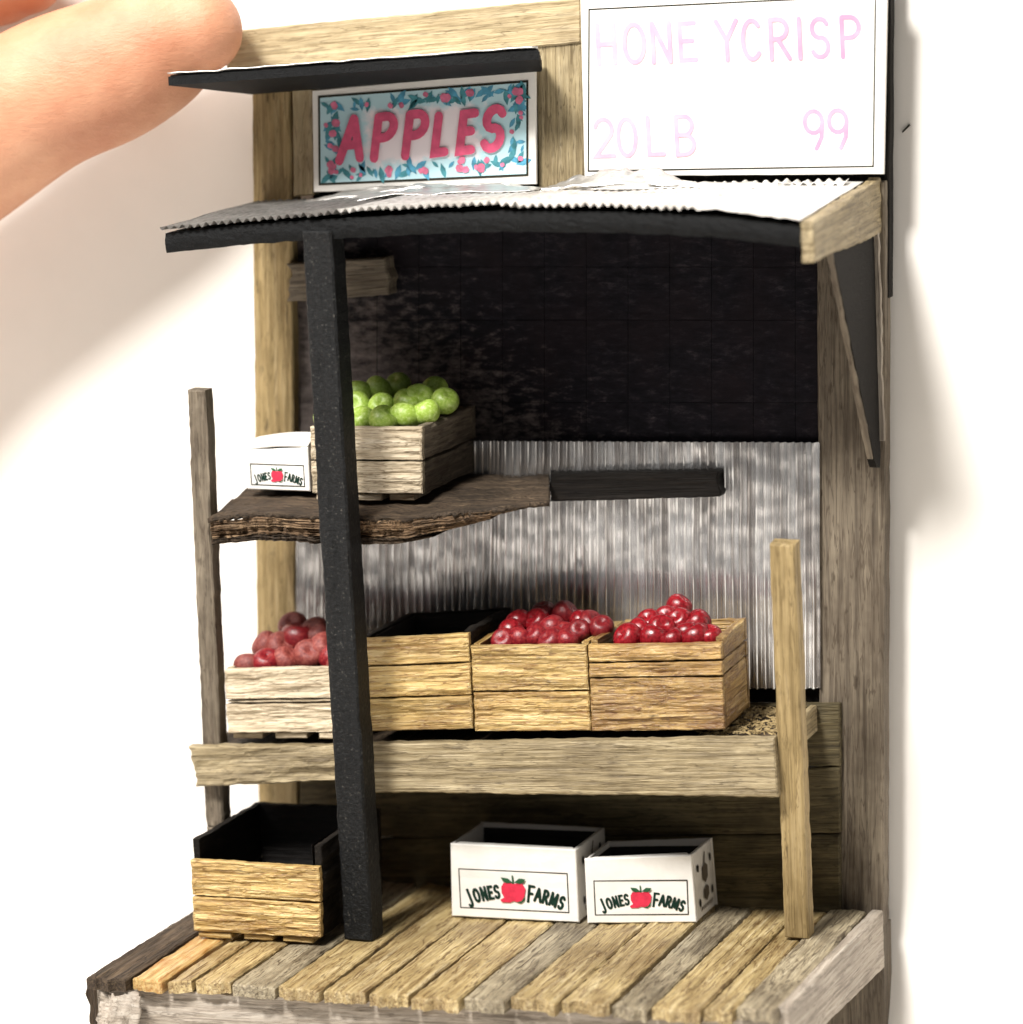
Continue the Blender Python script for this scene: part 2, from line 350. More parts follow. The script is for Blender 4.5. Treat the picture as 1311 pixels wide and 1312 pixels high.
slab('shelf_deck', dr, V((dr.x, -.1, dr.z)), V((dl.x, -.1, dl.z)), dl, .14, M['bark'], SH, cell=.15, relief=.01)
e0 = at(1000, 950, 1.5); xr = dr.x+.09
slab('side_board', V((xr, -1.25, dr.z-.28)), V((xr, -.22, dr.z-.28)), V((xr, -.22, dr.z+.06)), V((xr, -1.25, dr.z+.06)), .08, M['board'], SH, cell=.08)
vs_, fs = [], []
for k in range(650):
    x = random.uniform(2.9, dr.x-.02); y = random.uniform(-1.62, -.2); a = random.uniform(0, 6.28); l = random.uniform(.04, .1)
    t = (x-dl.x)/(dr.x-dl.x); z = dl.z+(dr.z-dl.z)*t+random.uniform(.0, .05); r = .008
    dx, dy, dz = math.cos(a)*l, math.sin(a)*l, random.uniform(-.02, .03); n = len(vs_)
    for s_ in (0, 1):
        for q in ((-dy/l*r, dx/l*r, 0), (dy/l*r, -dx/l*r, 0), (0, 0, r*1.6)):
            vs_.append((x+dx*(s_-.5)+q[0], y+dy*(s_-.5)+q[1], z+dz*(s_-.5)+q[2]))
    fs += [(n, n+1, n+4, n+3), (n+1, n+2, n+5, n+4), (n+2, n, n+3, n+5), (n, n+2, n+1), (n+3, n+4, n+5)]
sw = obj_from('straw', vs_, fs, M['straw'], SH); sw['kind'] = 'stuff'

# upper shelf: thick split slab of bark wood narrowing to a jagged right end
Zu = at(540, 638, 1.92).z
US = link('upper_shelf', None, None, ST, Matrix.Translation((-1, -1, Zu)))
fl = [(q if q.y > -2.36 else at(x, y, 2.36)) for x, y, q in [(x, y, atz(x, y, Zu)) for x, y in ((268, 664), (330, 657), (410, 660), (455, 662), (520, 662), (590, 655), (645, 650), (704, 642))]]
def uf(t):
    t = t*(len(fl)-1); i = min(int(t), len(fl)-2); return fl[i].lerp(fl[i+1], t-i)
def shelf_top(u, v):
    p = uf(u); p = V((p.x+(min(p.x, .45+.12*u)-p.x)*v, p.y*(1-v)+(-.1)*v, p.z+(Zu-p.z)*min(1, v*1.6)))
    e = (1-v)**3
    p.y += (.04*fbm(p.x*4, 1, 2)+.09*fbm(p.x*19, 1, 2))*e; p.z += .03*fbm(p.x*3, p.y*3, 4)+.012*fbm(p.x*16, p.y*8, 4); return p
grid('shelf_top', shelf_top, 90, 30, M['bark'], US, .06, origin=V((0, 0, Zu)))
for k, (z0, z1, x1, inset, mt) in enumerate(((-.05, -.17, .95, .0, 'split'), (-.16, -.28, .78, .05, 'split'), (-.27, -.35, .62, .02, 'bark'))):
    def lam(u, v, z0=z0, z1=z1, x1=x1, inset=inset, k=k):
        tp = 1-.75*max(0, u*x1-.55)/.45; z0 *= tp; z1 *= tp
        p = uf(u*x1); y = p.y+inset+.05*fbm(p.x*3.2, k*5, 1)+.05*fbm(p.x*14, k*5, 3)+.05*max(0, u-.9)*10*fbm(p.x*9, k, 6)
        if u > .85: y += (u-.85)*3*.5
        # profile: front face then underside back to wall
        if v < .5: t = v*2; q = V((p.x, y+.03*fbm(p.x*1.2, t*3+k, 4)+.03*fbm(p.x*2.5, t*14, k), p.z+z0+(z1-z0)*t))
        else: t = v*2-1; q = V((p.x+(min(p.x, .4)-p.x)*t, y*(1-t)-.12*t, p.z+z1))
        q.z += .02*fbm(p.x*2, k, 2); return q
    grid('shelf_layer', lam, 130, 24, M[mt], US, None, False, origin=V((0, 0, Zu)))
# posts
bar('left_post', at(275, 1060, 2.0), at(251, 500, 2.1), .25, .22, M['grey'], ST, cell=.07, relief=.02, edge=.015)
a = at(275, 1060, 2.0); bar('left_post_foot', V((a.x+.02, a.y, Zp)), a+V((0, .0, -.005)), .24, .22, M['grey'], ST, cell=.1)
bar('right_post', atz(1021, 1203, Zp+.01), at(1002, 698, 2.0), .31, .24, M['tan'], ST, cell=.08, relief=.01)
bar('black_pole', atz(459, 1206, Zp+.01), at(405, 296, 3.05), .385, .36, M['pole'], ST, cell=.045, relief=.014, edge=.014, bev=.025)

# canopy
CA = link('canopy', None, None, ST, Matrix.Translation((.8, 0, at(1125, 250, 0).z)))
front = [at(x, y, 3.0) for x, y in ((211, 297), (330, 284), (430, 278), (540, 272), (640, 268), (800, 270), (920, 275), (1026, 288))]
bk0, bk1 = at(372, 262, .1), at(1128, 232, .1)
def cf(t, arr):
    t = max(0, min(1, t))*(len(arr)-1); i = min(int(t), len(arr)-2); return arr[i].lerp(arr[i+1], t-i)
bkl = V((front[0].x-.05, -.1, bk0.z+.02)); bkr = V((front[-1].x+.03, -.1, bk1.z-.03))
xs0, xs1 = front[0].x, front[-1].x
def canz(x, y):                                                  # top of the deck
    u = (x-xs0)/(xs1-xs0)
    uu = 0
    for a, b_ in zip(front, front[1:]):
        if x <= b_.x or b_ is front[-1]:
            zf = a.z+(b_.z-a.z)*min(1.1, max(-.1, (x-a.x)/(b_.x-a.x))); break
    zb = bkl.z+(bkr.z-bkl.z)*u; t = (y+3.0)/2.9
    return zf*(1-t)+zb*t
TH = .24
def deck(u, v):
    x = xs0+(xs1-xs0)*u
    if v < .4: t = v/.4; y = -.1-(2.88)*t; z = canz(x, y)-.02
    elif v < .6: t = (v-.4)/.2; y = -2.98-.03*math.sin(t*math.pi); z = canz(x, -2.98)-.02-TH*t
    else: t = (v-.6)/.4; y = -2.98+2.88*t; z = canz(x, y)-.02-TH
    y += .012*fbm(x*5, v*30, 3); z += .012*fbm(x*6, y*6, 5)
    return V((x, y, z))
dk = grid('canopy_board', deck, 100, 30, M['black'], CA, None, False)
for xe, s_ in ((xs0, 0), (xs1, 1)):                               # closed ends
    vv = [V((xe, -.1-2.88*k/10, canz(xe, -.1-2.88*k/10)-.02)) for k in range(11)]
    vb = [q-V((0, 0, TH)) for q in vv]
    ff = [(k, k+1, k+12, k+11) for k in range(10)]
    obj_from('end_cap', vv+vb, ff, M['black'], CA)
def sheet(x0, x1, lift, amp, yb, sd, flat=None, mt='roof'):
    nn = int((x1-x0)/.012)
    def fn(u, v):
        x = x0+(x1-x0)*u; y = -3.06+.02*fbm(x*8, sd, 1)+(yb+3.06)*v
        a = amp
        if flat is not None and x > flat: a = amp*max(0, 1-(x-flat)*4)
        z = canz(x, y)+lift+a*math.sin(x/.108*2*math.pi)+.02*fbm(x*.8, y*.9, sd)
        if v == 0: z += .02*fbm(x*5, sd, 9)
        return V((x, y+.05*fbm(x*3, sd, 4)*v, z))
    return grid('roof_sheet', fn, nn, 14, M[mt], CA)
xq = lambda px: at(px, 275, 3.0).x
M['dull'] = plain('shade_grey_roofing_foil', '8f8c88', .5, .4, .5, 4, .3, .3, 8)  # left sheet's tin, greyed to paint in shade of hand and awning
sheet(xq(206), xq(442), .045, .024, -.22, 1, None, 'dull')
sheet(xq(428), xq(668), .075, .024, -.22, 2)
sheet(xq(655), xq(1027), .06, .024, -.28, 3, xq(880))
# side beam of pale grey wood on the right end
y0, y1 = -3.06, -.05; xb = xs1+.17
zt0, zt1 = canz(xs1, -3)+.04, canz(xs1, -.1)+.06
slab('side_beam', V((xb, y0, zt0-.46)), V((xb, y1, zt1-.66)), V((xb, y1, zt1)), V((xb, y0, zt0)), .15, M['board'], CA, cell=.08, relief=.018, edge=.03, ends=.05)
# torn foil strips folded up against the signs
def foil(pts, h, sd, lean=.25):
    P = [at(x, y, d) for x, y, d in pts]
    def fn(u, v):
        p = cf(u, P).copy(); k = math.sin(min(1, u*1.02)*math.pi)**.5
        hh = h*(.35+.6*abs(fbm(u*3, sd, 2)))*k
        p += V((0, -lean*(1-v)*.8+.08*fbm(u*4, v*2, sd), hh*v+.025*fbm(u*5, v*2, sd+5)))
        return p
    return grid('torn_foil', fn, 40, 8, M['foil'], CA, .008)
foil([(372, 262, .35), (450, 250, .4), (540, 243, .42), (620, 240, .4), (690, 242, .4)], .17, 1)
foil([(430, 258, .6), (520, 247, .62), (600, 243, .6), (700, 240, .6)], .12, 4, .5)
foil([(700, 243, .5), (760, 236, .5), (820, 232, .5), (880, 234, .5)], .30, 6, .4)
foil([(760, 240, .75), (860, 238, .7), (960, 238, .6), (1050, 240, .55)], .12, 9, .3)
def ztrim(u, v):
    x = 2.2+2.5*u; return V((x, -.42-.18*(1-v), canz(x, -.4)+.07+.03*v+.022*math.sin(x/.13*6.283)+.03*fbm(x*3, v, 8)))
grid('ridge_strip', ztrim, 180, 4, M['roof'], CA, .01)
# triangular bracket under the right end
bx = at(1121, 290, .2).x
outl = [(-.22, zt1-.55), (-.22, at(1121, 585, .2).z), (-.27, at(1121, 598, .2).z), (-.42, at(1112, 600, .5).z), (-.52, at(1108, 588, .5).z), (-2.15, canz(xs1, -2.15)-.35)]
vv = [V((bx+sx, y, z)) for sx in (.0, -.09) for y, z in outl]; n = len(outl)
ff = [tuple(range(n)), tuple(range(2*n-1, n-1, -1))] + [(i, i+n, (i+1) % n+n, (i+1) % n) for i in range(n)]
BR = obj_from('bracket', [q-V((bx, 0, 2)) for q in vv], ff, M['darkwood'], CA, Matrix.Translation((bx, 0, 2)))
def strip(name, a, b_, wd, m_, par):                              # thin pale edging on the bracket
    d = (b_-a).normalized(); s_ = d.cross(V((0, -1, 0))).normalized()*wd/2
    slab(name, a+s_, b_+s_, b_-s_, a-s_, .05, m_, par, cell=.1, relief=.004, edge=.02, bev=.01)
strip('edging', V((bx-.045, -.55, outl[4][1])), V((bx-.045, -2.18, outl[5][1])), .07, M['grey'], BR)
strip('edging', V((bx+.01, -.25, outl[1][1]+.2)), V((bx+.01, -.25, zt1-.6)), .1, M['skirt'], BR)

# small awning above the apple sign
AW = link('sign_awning', None, None, ST, Matrix.Translation(at(500, 100, .3)))
a0, a1 = at(216, 96, 2.0), at(690, 62, 1.15)
b0, b1 = at(322, 108, .31), at(694, 78, .31)
slab('awning_board', a1, b1, b0, a0, .13, M['black'], AW, cell=.1, relief=.008, edge=.02)
def afoil(u, v):
    p = (a0*(1-u)+a1*u)*(1-v)+(b0*(1-u)+b1*u)*v
    k = max(0, u-.68)*.5*math.sin(min(1, (u-.68)/.3)*math.pi) if u > .68 else 0
    return p+V((0, -.03*(1-v), .03+.012*fbm(u*20, v*3, 2)+k*v+.02*fbm(u*6, v*3, 8)))
grid('awning_foil', afoil, 60, 8, M['foil'], AW, .012)

# ------------------------------------------------------------------ lettering: pen strokes turned into thin raised shapes
def arc(cx, cy, rx, ry, a0, a1, n=9): return [(cx+rx*math.cos(math.radians(a0+(a1-a0)*k/n)), cy+ry*math.sin(math.radians(a0+(a1-a0)*k/n))) for k in range(n+1)]
G = {  # width, strokes on a unit-high cell
 'A': (.8, [[(0, 0), (.4, 1)], [(.4, 1), (.8, 0)], [(.16, .36), (.64, .36)]]),
 'P': (.62, [[(.06, 0), (.06, 1)], [(.06, 1), (.3, 1)]+arc(.3, .74, .3, .26, 90, -90)+[(.06, .48)]]),
 'L': (.55, [[(.06, 1), (.06, .04), (.52, .04)]]),
 'E': (.58, [[(.54, .97), (.06, .97), (.06, .03), (.56, .03)], [(.06, .52), (.46, .52)]]),
 'S': (.6, [arc(.3, .74, .25, .24, 25, 260)+arc(.3, .26, .26, .25, 80, -155)]),
 'J': (.5, [[(.38, 1), (.38, .2)]+arc(.2, .2, .18, .22, 0, -150)]),
 'O': (.74, [arc(.37, .5, .33, .49, 0, 360, 18)]),
 'N': (.72, [[(.08, 0), (.08, 1)], [(.08, 1), (.64, 0)], [(.64, 0), (.64, 1)]]),
 'F': (.56, [[(.06, 0), (.06, .97), (.54, .97)], [(.06, .52), (.44, .52)]]),
 'R': (.68, [[(.06, 0), (.06, 1)], [(.06, 1), (.3, 1)]+arc(.3, .75, .28, .25, 90, -90)+[(.06, .5)], [(.28, .5), (.64, 0)]]),
 'M': (.9, [[(.06, 0), (.1, 1)], [(.1, 1), (.45, .12)], [(.45, .12), (.8, 1)], [(.8, 1), (.84, 0)]]),
 'H': (.7, [[(.08, 0), (.08, 1)], [(.62, 0), (.62, 1)], [(.08, .5), (.62, .5)]]),
 'Y': (.7, [[(.02, 1), (.35, .5)], [(.68, 1), (.35, .5), (.35, 0)]]),
 'C': (.66, [arc(.36, .5, .3, .49, 45, 315, 16)]),
 'I': (.2, [[(.1, 0), (.1, 1)]]),
 'B': (.64, [[(.06, 0), (.06, 1)], [(.06, 1), (.3, 1)]+arc(.3, .76, .24, .24, 90, -90)+[(.06, .52)], arc(.3, .27, .28, .25, 90, -90)+[(.06, .01)]]),
 '2': (.62, [arc(.3, .72, .26, .27, 165, -30)+[(.04, .03), (.6, .03)]]),
 '0': (.62, [arc(.31, .5, .27, .48, 0, 360, 18)]),
 '9': (.62, [arc(.3, .7, .26, .28, 0, 360, 14), [(.56, .7), (.52, .3), (.36, .02)]]),
 '.': (.2, [[(.08, .03), (.1, .03)]]),
}
class Flat:
    """collects flat ink shapes in the plane of a card: O + x*X + y*Y, standing h proud of it"""
    def __init__(s, O, X, Y): s.O, s.X, s.Y = O, X.normalized(), Y.normalized(); s.Z = s.X.cross(s.Y).normalized(); s.v, s.f, s.k = [], [], 0
    def poly(s, pts, h=.006):
        s.k += 1; h += (s.k % 17)*.0004; n = len(s.v)
        s.v += [(x, y, h) for x, y in pts]; s.f.append(tuple(range(n, n+len(pts))))
    def stroke(s, pts, w, h=.006, cap=True):
        """one ribbon with mitred joints; closed when the ends meet"""
        P = [V(p).to_2d() for p in pts]; P = [p for i, p in enumerate(P) if i == 0 or (p-P[i-1]).length > 1e-5]
        closed = (P[0]-P[-1]).length < 1e-4
        if closed: P = P[:-1]
        n = len(P); L, Rr = [], []
        for i in range(n):
            a = P[i]-P[i-1] if (i or closed) else P[1]-P[0]; b_ = P[(i+1) % n]-P[i] if (i < n-1 or closed) else P[-1]-P[-2]
            a = a.normalized(); b_ = b_.normalized(); na, nb = V((-a.y, a.x)), V((-b_.y, b_.x)); m_ = (na+nb)
            m_ = m_.normalized() if m_.length > .05 else na
            k = w/2/max(.45, m_.dot(na)); L.append(P[i]+m_*k); Rr.append(P[i]-m_*k)
        if cap and not closed:
            for i, j in ((0, 1), (-1, -2)):
                e = (P[i]-P[j]).normalized(); rows = []
                for dd, ww in ((.28, .8), (.45, .4)):
                    c_ = (L[i]+Rr[i])/2; rows.append((c_+(L[i]-c_)*ww+e*w*dd, c_+(Rr[i]-c_)*ww+e*w*dd))
                if i == 0: L = [rows[1][0], rows[0][0]]+L; Rr = [rows[1][1], rows[0][1]]+Rr
                else: L = L+[rows[0][0], rows[1][0]]; Rr = Rr+[rows[0][1], rows[1][1]]
            n = len(L)
        s.k += 1; hh = h*.5+(s.k % 9)*.0008; b0 = len(s.v)
        s.v += [(p.x, p.y, hh) for p in L]+[(p.x, p.y, hh) for p in Rr]
        for i in range(n if closed else n-1):
            j = (i+1) % n; s.f.append((b0+n+i, b0+n+j, b0+j, b0+i))
    def build(s, name, mat, parent):
        mw = Matrix.Translation(s.O) @ Matrix((s.X, s.Y, s.Z)).transposed().to_4x4()
        o = obj_from(name, s.v, s.f, mat, parent, mw); s.v, s.f = [], []; return o
    def letter(s, ch, x, y, hgt, w, rot=0, slant=0, sx=1., serif=0, jit=0):
        ca, sa = math.cos(rot), math.sin(rot); wd, st = G[ch]
        def T(p):
            a, b_ = p[0]*hgt*sx+slant*p[1]*hgt, p[1]*hgt; return (x+a*ca-b_*sa, y+a*sa+b_*ca)
        for pl in st:
            thin = w
            s.stroke([T(q) for q in pl], thin)
            if serif:
                for q in (pl[0], pl[-1]):
                    if q[1] < .06 or q[1] > .94:
                        s.stroke([T((q[0]-serif, q[1])), T((q[0]+serif, q[1]))], w*.6, cap=False)
        return wd*hgt*sx

# ------------------------------------------------------------------ signs
def card(name, pts, d, th, label, cat, loc):
    t = thing(name, label, cat, loc)
    TL, TR, BR_, BL = [at(x, y, d) for x, y in pts]
    face('panel', TL, TR, BR_, BL, th, M['white'], t, 'h', cell=.2, relief=.002, edge=.006, bev=.008)
    X = ((TR-TL)+(BR_-BL)).normalized(); Yv = ((TL-BL)+(TR-BR_)); Z = X.cross(Yv).normalized(); Yv = Z.cross(X)
    return t, Flat(BL, X, Yv), (TL, TR, BR_, BL)
aps = [(400, 116), (686, 90), (687, 236), (402, 246)]
t, F, q = card('apple_sign', aps, .34, .05, 'small framed sign reading APPLES in brush letters with leafy blue border', 'sign', at(545, 245, .34))
Wd, Hd = (q[2]-q[3]).length, (q[0]-q[3]).length
loc = lambda px, py: ((at(px, py, .34)-F.O).dot(F.X), (at(px, py, .34)-F.O).dot(F.Y))
fr = [loc(409, 124), loc(676, 104), loc(676, 224), loc(410, 236)]
# printed field with a watery blue rim
m, nt, b = mat0('watercolour_print'); tc = N(nt, 'ShaderNodeTexCoord'); mp = N(nt, 'ShaderNodeMapping')
cxm, cym = sum(x for x, y in fr)/4, sum(y for x, y in fr)/4
mp.inputs['Location'].default_value = (-cxm/1.36, -cym/.6, 0); mp.inputs['Scale'].default_value = (1/1.36, 1/.6, 1)
nt.links.new(tc.outputs['Object'], mp.inputs[0]); ab = N(nt, 'ShaderNodeVectorMath', operation='ABSOLUTE'); nt.links.new(mp.outputs[0], ab.inputs[0])
sx = N(nt, 'ShaderNodeSeparateXYZ'); nt.links.new(ab.outputs[0], sx.inputs[0]); mxn = N(nt, 'ShaderNodeMath', operation='MAXIMUM')
nt.links.new(sx.outputs[0], mxn.inputs[0]); nt.links.new(sx.outputs[1], mxn.inputs[1])
nz = ntex(nt, tc.outputs['Object'], 5, 4, .6); ad = N(nt, 'ShaderNodeMath', operation='MULTIPLY_ADD'); ad.inputs[1].default_value = .7
nt.links.new(nz, ad.inputs[0]); nt.links.new(mxn.outputs[0], ad.inputs[2])
rim = ramp(nt, ad.outputs[0], [(.8, (0, 0, 0, 1)), (.98, (.9, .9, .9, 1))])
nt.links.new(mix(nt, rim, lin('ece2e6'), lin('aed6df')), b.inputs['Base Color']); b.inputs['Roughness'].default_value = .5; M['print'] = m
F.poly([fr[3], fr[2], fr[1], fr[0]], .004); F.build('printed_field', M['print'], t)
F.stroke(fr+[fr[0]], .028, .012, False); F.build('border_line', M['line'], t)
M['teal'] = plain('teal_print', '4f97a2', .5, .3, 0, 9, .35); M['blue'] = plain('blue_print', '5aa6c6', .5, .3, 0, 9, .35); M['pink'] = plain('pink_print', 'e27c9c', .5, .3, 0, 9, .3)
M['letter'] = plain('rose_red_brush_ink', 'dd5c80', .5, .3, 0, 6, .2)
def leafy(n, col, name, kind):
    rr = random.Random(hash(name) % 100 if False else len(name)*7+n)
    for k in range(n):
        e = rr.random(); ed = rr.choice('tblrtb'); ins = rr.uniform(.03, .2)
        if ed in 'tb': px = 412+(673-412)*e; pyt = 123-(px-410)*.075; py = pyt+6+ins*70 if ed == 't' else pyt+112-ins*90
        else: px = 414+ins*110 if ed == 'l' else 672-ins*80; py = 124-(px-410)*.075+8+e*98
        x, y = loc(px, py); a = rr.uniform(0, 6.28); s_ = rr.uniform(.05, .115)
        if kind == 'leaf': pts = [(-1, 0), (-.4, .32), (.2, .36), (1, 0), (.2, -.36), (-.4, -.32)]
        else: pts = [(math.cos(i*.785)*.55, math.sin(i*.785)*(.45+.1*(i % 2))) for i in range(8)]
        F.poly([(x+(u*math.cos(a)-v*math.sin(a))*s_, y+(u*math.sin(a)+v*math.cos(a))*s_) for u, v in pts], .0065 if kind == 'leaf' else .0135)
    o = F.build(name, col, t); o['kind'] = 'stuff'
leafy(80, M['teal'], 'printed_leaves', 'leaf'); leafy(70, M['blue'], 'printed_leaves', 'leaf'); leafy(44, M['pink'], 'printed_blossoms', 'dot')
for ch, x0, y0, x1 in (('A', 436, 204, 0), ('P', 478, 201, 0), ('P', 518, 198, 0), ('L', 556, 196, 0), ('E', 588, 193, 0), ('S', 618, 190, 0)):
    x, y = loc(x0, y0); wsx = {'A': .78, 'P': .92, 'L': .7, 'E': .74, 'S': .95}[ch]
    hh = {'A': .50, 'P': .50, 'L': .47, 'E': .47, 'S': .49}[ch]
    F.letter(ch, x, y-.02, hh, .115, rot=.075, slant=.3, sx=wsx*.92)
    for i in range(len(F.v)): F.v[i] = (F.v[i][0], F.v[i][1], F.v[i][2]+.03)
    F.build('letter', M['letter'], t)

# tall white price sign
wsn = [(745, 2), (1136, -12), (1132, 224), (750, 226)]
t, F, q = card('price_sign', [(743, -30), (1137, -40), (1132, 223), (749, 226)], .3, .06, 'large white card with faded pink HONEYCRISP lettering above the canopy', 'sign', at(940, 224, .3))
loc = lambda px, py: ((at(px, py, .3)-F.O).dot(F.X), (at(px, py, .3)-F.O).dot(F.Y))
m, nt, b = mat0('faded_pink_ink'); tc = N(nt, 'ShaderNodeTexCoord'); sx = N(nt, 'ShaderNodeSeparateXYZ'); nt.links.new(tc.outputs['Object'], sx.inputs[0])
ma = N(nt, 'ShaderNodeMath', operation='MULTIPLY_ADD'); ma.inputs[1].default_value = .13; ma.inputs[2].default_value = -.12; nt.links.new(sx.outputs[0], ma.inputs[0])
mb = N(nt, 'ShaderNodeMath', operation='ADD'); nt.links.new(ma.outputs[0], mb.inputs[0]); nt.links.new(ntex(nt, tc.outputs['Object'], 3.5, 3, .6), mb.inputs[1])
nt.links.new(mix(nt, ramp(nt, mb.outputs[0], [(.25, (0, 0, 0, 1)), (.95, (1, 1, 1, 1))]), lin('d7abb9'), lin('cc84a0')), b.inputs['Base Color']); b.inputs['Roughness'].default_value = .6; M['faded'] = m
bl = [loc(755, 12), loc(1122, -6), loc(1119, 213), loc(754, 219)]
F.stroke(bl+[bl[0]], .018, .006, False); F.build('border_line', M['line'], t)
wx_ = 764
for ch, x0 in zip('HONEYCRISP', (765, 800, 835, 871, 919, 951, 987, 1022, 1040, 1078)):
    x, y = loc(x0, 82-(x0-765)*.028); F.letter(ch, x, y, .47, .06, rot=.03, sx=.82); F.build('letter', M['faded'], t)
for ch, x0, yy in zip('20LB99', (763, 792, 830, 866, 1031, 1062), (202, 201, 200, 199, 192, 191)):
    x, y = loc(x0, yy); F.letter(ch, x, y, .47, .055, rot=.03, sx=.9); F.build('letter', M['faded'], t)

# ------------------------------------------------------------------ crates
def crate(name, label, cat, TL, TR, BR_, BL, depth, mat, rows=2, th=.09, side_up=0., group='wooden apple crates', split=None, feet=True, lining=None, sidemat=None, shrink=0, bed=None):
    t = thing(name, label, cat, (BL+BR_)/2+V((0, depth/2, 0)), group)
    dv = V((0, depth, 0)); X = (BR_-BL).normalized()
    split = split or [i/rows for i in range(rows+1)]
    tl, tr, br, bl = TL+dv+X*shrink, TR+dv-X*shrink, BR_+dv-X*shrink, BL+dv+X*shrink
    g = .012
    sm = sidemat or mat; up = V((0, 0, side_up))
    for k in range(len(split)-1):
        s0, s1 = split[k], split[k+1]
        L = lambda a, b_, s_: b_.lerp(a, s_)                      # from bottom to top
        gap = g/(TL-BL).length
        A0, A1 = s0+gap, s1-gap if k < len(split)-2 else 1
        face('slat', L(TL, BL, A1), L(TR, BR_, A1), L(TR, BR_, A0), L(TL, BL, A0), th, mat, t, 'h', cell=.032, relief=.026, edge=.01, bev=.014, ends=.012)
        u1 = up if k == len(split)-2 else V((0, 0, 0))
        o = V((0, th+.004, 0))
        # sides, between front and back
        slab('slat', L(TR, BR_, A0)+o, L(tr, br, A0)-o, L(tr, br, A1)-o+u1, L(TR, BR_, A1)+o+u1, th, sm, t, cell=.06, relief=.022, edge=.02, bev=.012)
        slab('slat', L(tl, bl, A0)-o, L(TL, BL, A0)+o, L(TL, BL, A1)+o+u1, L(tl, bl, A1)-o+u1, th, sm, t, cell=.1, relief=.015, edge=.02, bev=.012)
        slab('slat', L(tr, br, A0), L(tl, bl, A0), L(tl, bl, A1)+u1, L(tr, br, A1)+u1, th, sm, t, cell=.1, relief=.015, edge=.02, bev=.012)
    i_ = th+.006; z = V((0, 0, .05))
    fl_, fr_, br2, bl2 = BL+X*i_+V((0, i_, 0))+z, BR_-X*i_+V((0, i_, 0))+z, br-X*i_-V((0, i_, 0))+z, bl+X*i_-V((0, i_, 0))+z
    slab('floor_board', fr_, br2, bl2, fl_, .06, lining or M['darkwood'], t, cell=.2)
    if bed:                                                       # raised packing the fruit lies on
        zz = V((0, 0, (TL-BL).length-bed))
        slab('packing', fr_+zz, br2+zz, bl2+zz, fl_+zz, .08, M['darkwood'], t, cell=.1, relief=.03)
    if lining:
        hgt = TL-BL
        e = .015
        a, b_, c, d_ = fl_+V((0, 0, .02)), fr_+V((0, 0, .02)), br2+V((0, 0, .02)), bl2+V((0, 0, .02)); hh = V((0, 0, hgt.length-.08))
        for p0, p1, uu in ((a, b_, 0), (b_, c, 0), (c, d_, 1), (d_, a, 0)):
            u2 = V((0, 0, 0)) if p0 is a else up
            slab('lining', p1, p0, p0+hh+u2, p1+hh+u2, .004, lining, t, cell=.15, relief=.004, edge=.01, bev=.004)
    if feet:
        for k in range(3):
            u0 = .04+.33*k+random.uniform(-.02, .02); u1 = u0+.22+random.uniform(0, .04)
            a, b_ = BL.lerp(BR_, u0), BL.lerp(BR_, u1); dn = V((0, 0, -.075)); of = V((0, .05+random.uniform(-.03, .03), -.006))
            face('foot', a+of, b_+of, b_+of+dn, a+of+dn, depth*.9, mat, t, 'h', cell=.06, relief=.01, edge=.01, bev=.012)
    return t
dc = lambda px: shd(px)-.12
def pq(pts, ds):
    return [at(x, y, d) for (x, y), d in zip(pts, ds)]
C1 = pq([(287, 858), (452, 854), (456, 939), (292, 940)], [dc(288), dc(450)]+[dc(450), dc(288)])
C2 = pq([(463, 819), (600, 812), (606, 935), (474, 938)], [dc(470), dc(603)]+[dc(603), dc(470)])
C3 = pq([(603, 828), (751, 827), (757, 937), (609, 938)], [dc(603), dc(755)]+[dc(755), dc(603)])
C4 = pq([(754, 827), (924, 824), (929, 936), (758, 938)], [dc(755), dc(928)]+[dc(928), dc(755)])
crate('crate', 'pale bleached wooden crate of dull rosy apples beside the left post', 'crate', *C1, 1.5, M['pale'], split=[0, .47, .52, 1], feet=True, bed=.22, group='crates on the middle shelf')
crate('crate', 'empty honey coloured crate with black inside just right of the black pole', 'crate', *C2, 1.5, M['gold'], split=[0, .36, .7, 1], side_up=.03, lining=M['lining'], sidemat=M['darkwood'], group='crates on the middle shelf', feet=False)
crate('crate', 'golden two board crate of crimson apples in the middle of the shelf', 'crate', *C3, 1.4, M['gold'], split=[0, .47, 1], side_up=.02, group='crates on the middle shelf', bed=.2, feet=False)
crate('crate', 'brown streaked crate of glossy red apples at the shelf\'s right end', 'crate', *C4, 1.25, M['brown'], split=[0, .62, .8, 1], side_up=.06, group='crates on the middle shelf', bed=.2, shrink=.06, feet=False)
Cg = pq([(397, 547), (540, 547), (541, 634), (400, 633)], [1.97, 1.92, 1.92, 1.97])
crate('crate', 'two slat wooden crate heaped with green apples on the bark shelf', 'crate', *Cg, 1.8, M['pale'], split=[0, .5, 1], bed=.2, sidemat=M['grey'], group='crates off the middle shelf')
dB0, dB1 = -atz(248, 1197, Zp+.08).y, -atz(410, 1207, Zp+.08).y
Cb = pq([(244, 1102), (409, 1112), (411, 1203), (248, 1194)], [dB0, dB1, dB1, dB0])
crate('crate', 'empty yellow crate with dark inside at the platform\'s left front', 'crate', *Cb, 1.95, M['gold'], split=[0, .5, 1], side_up=.25, lining=M['lining'], sidemat=M['darkwood'], group='crates off the middle shelf')

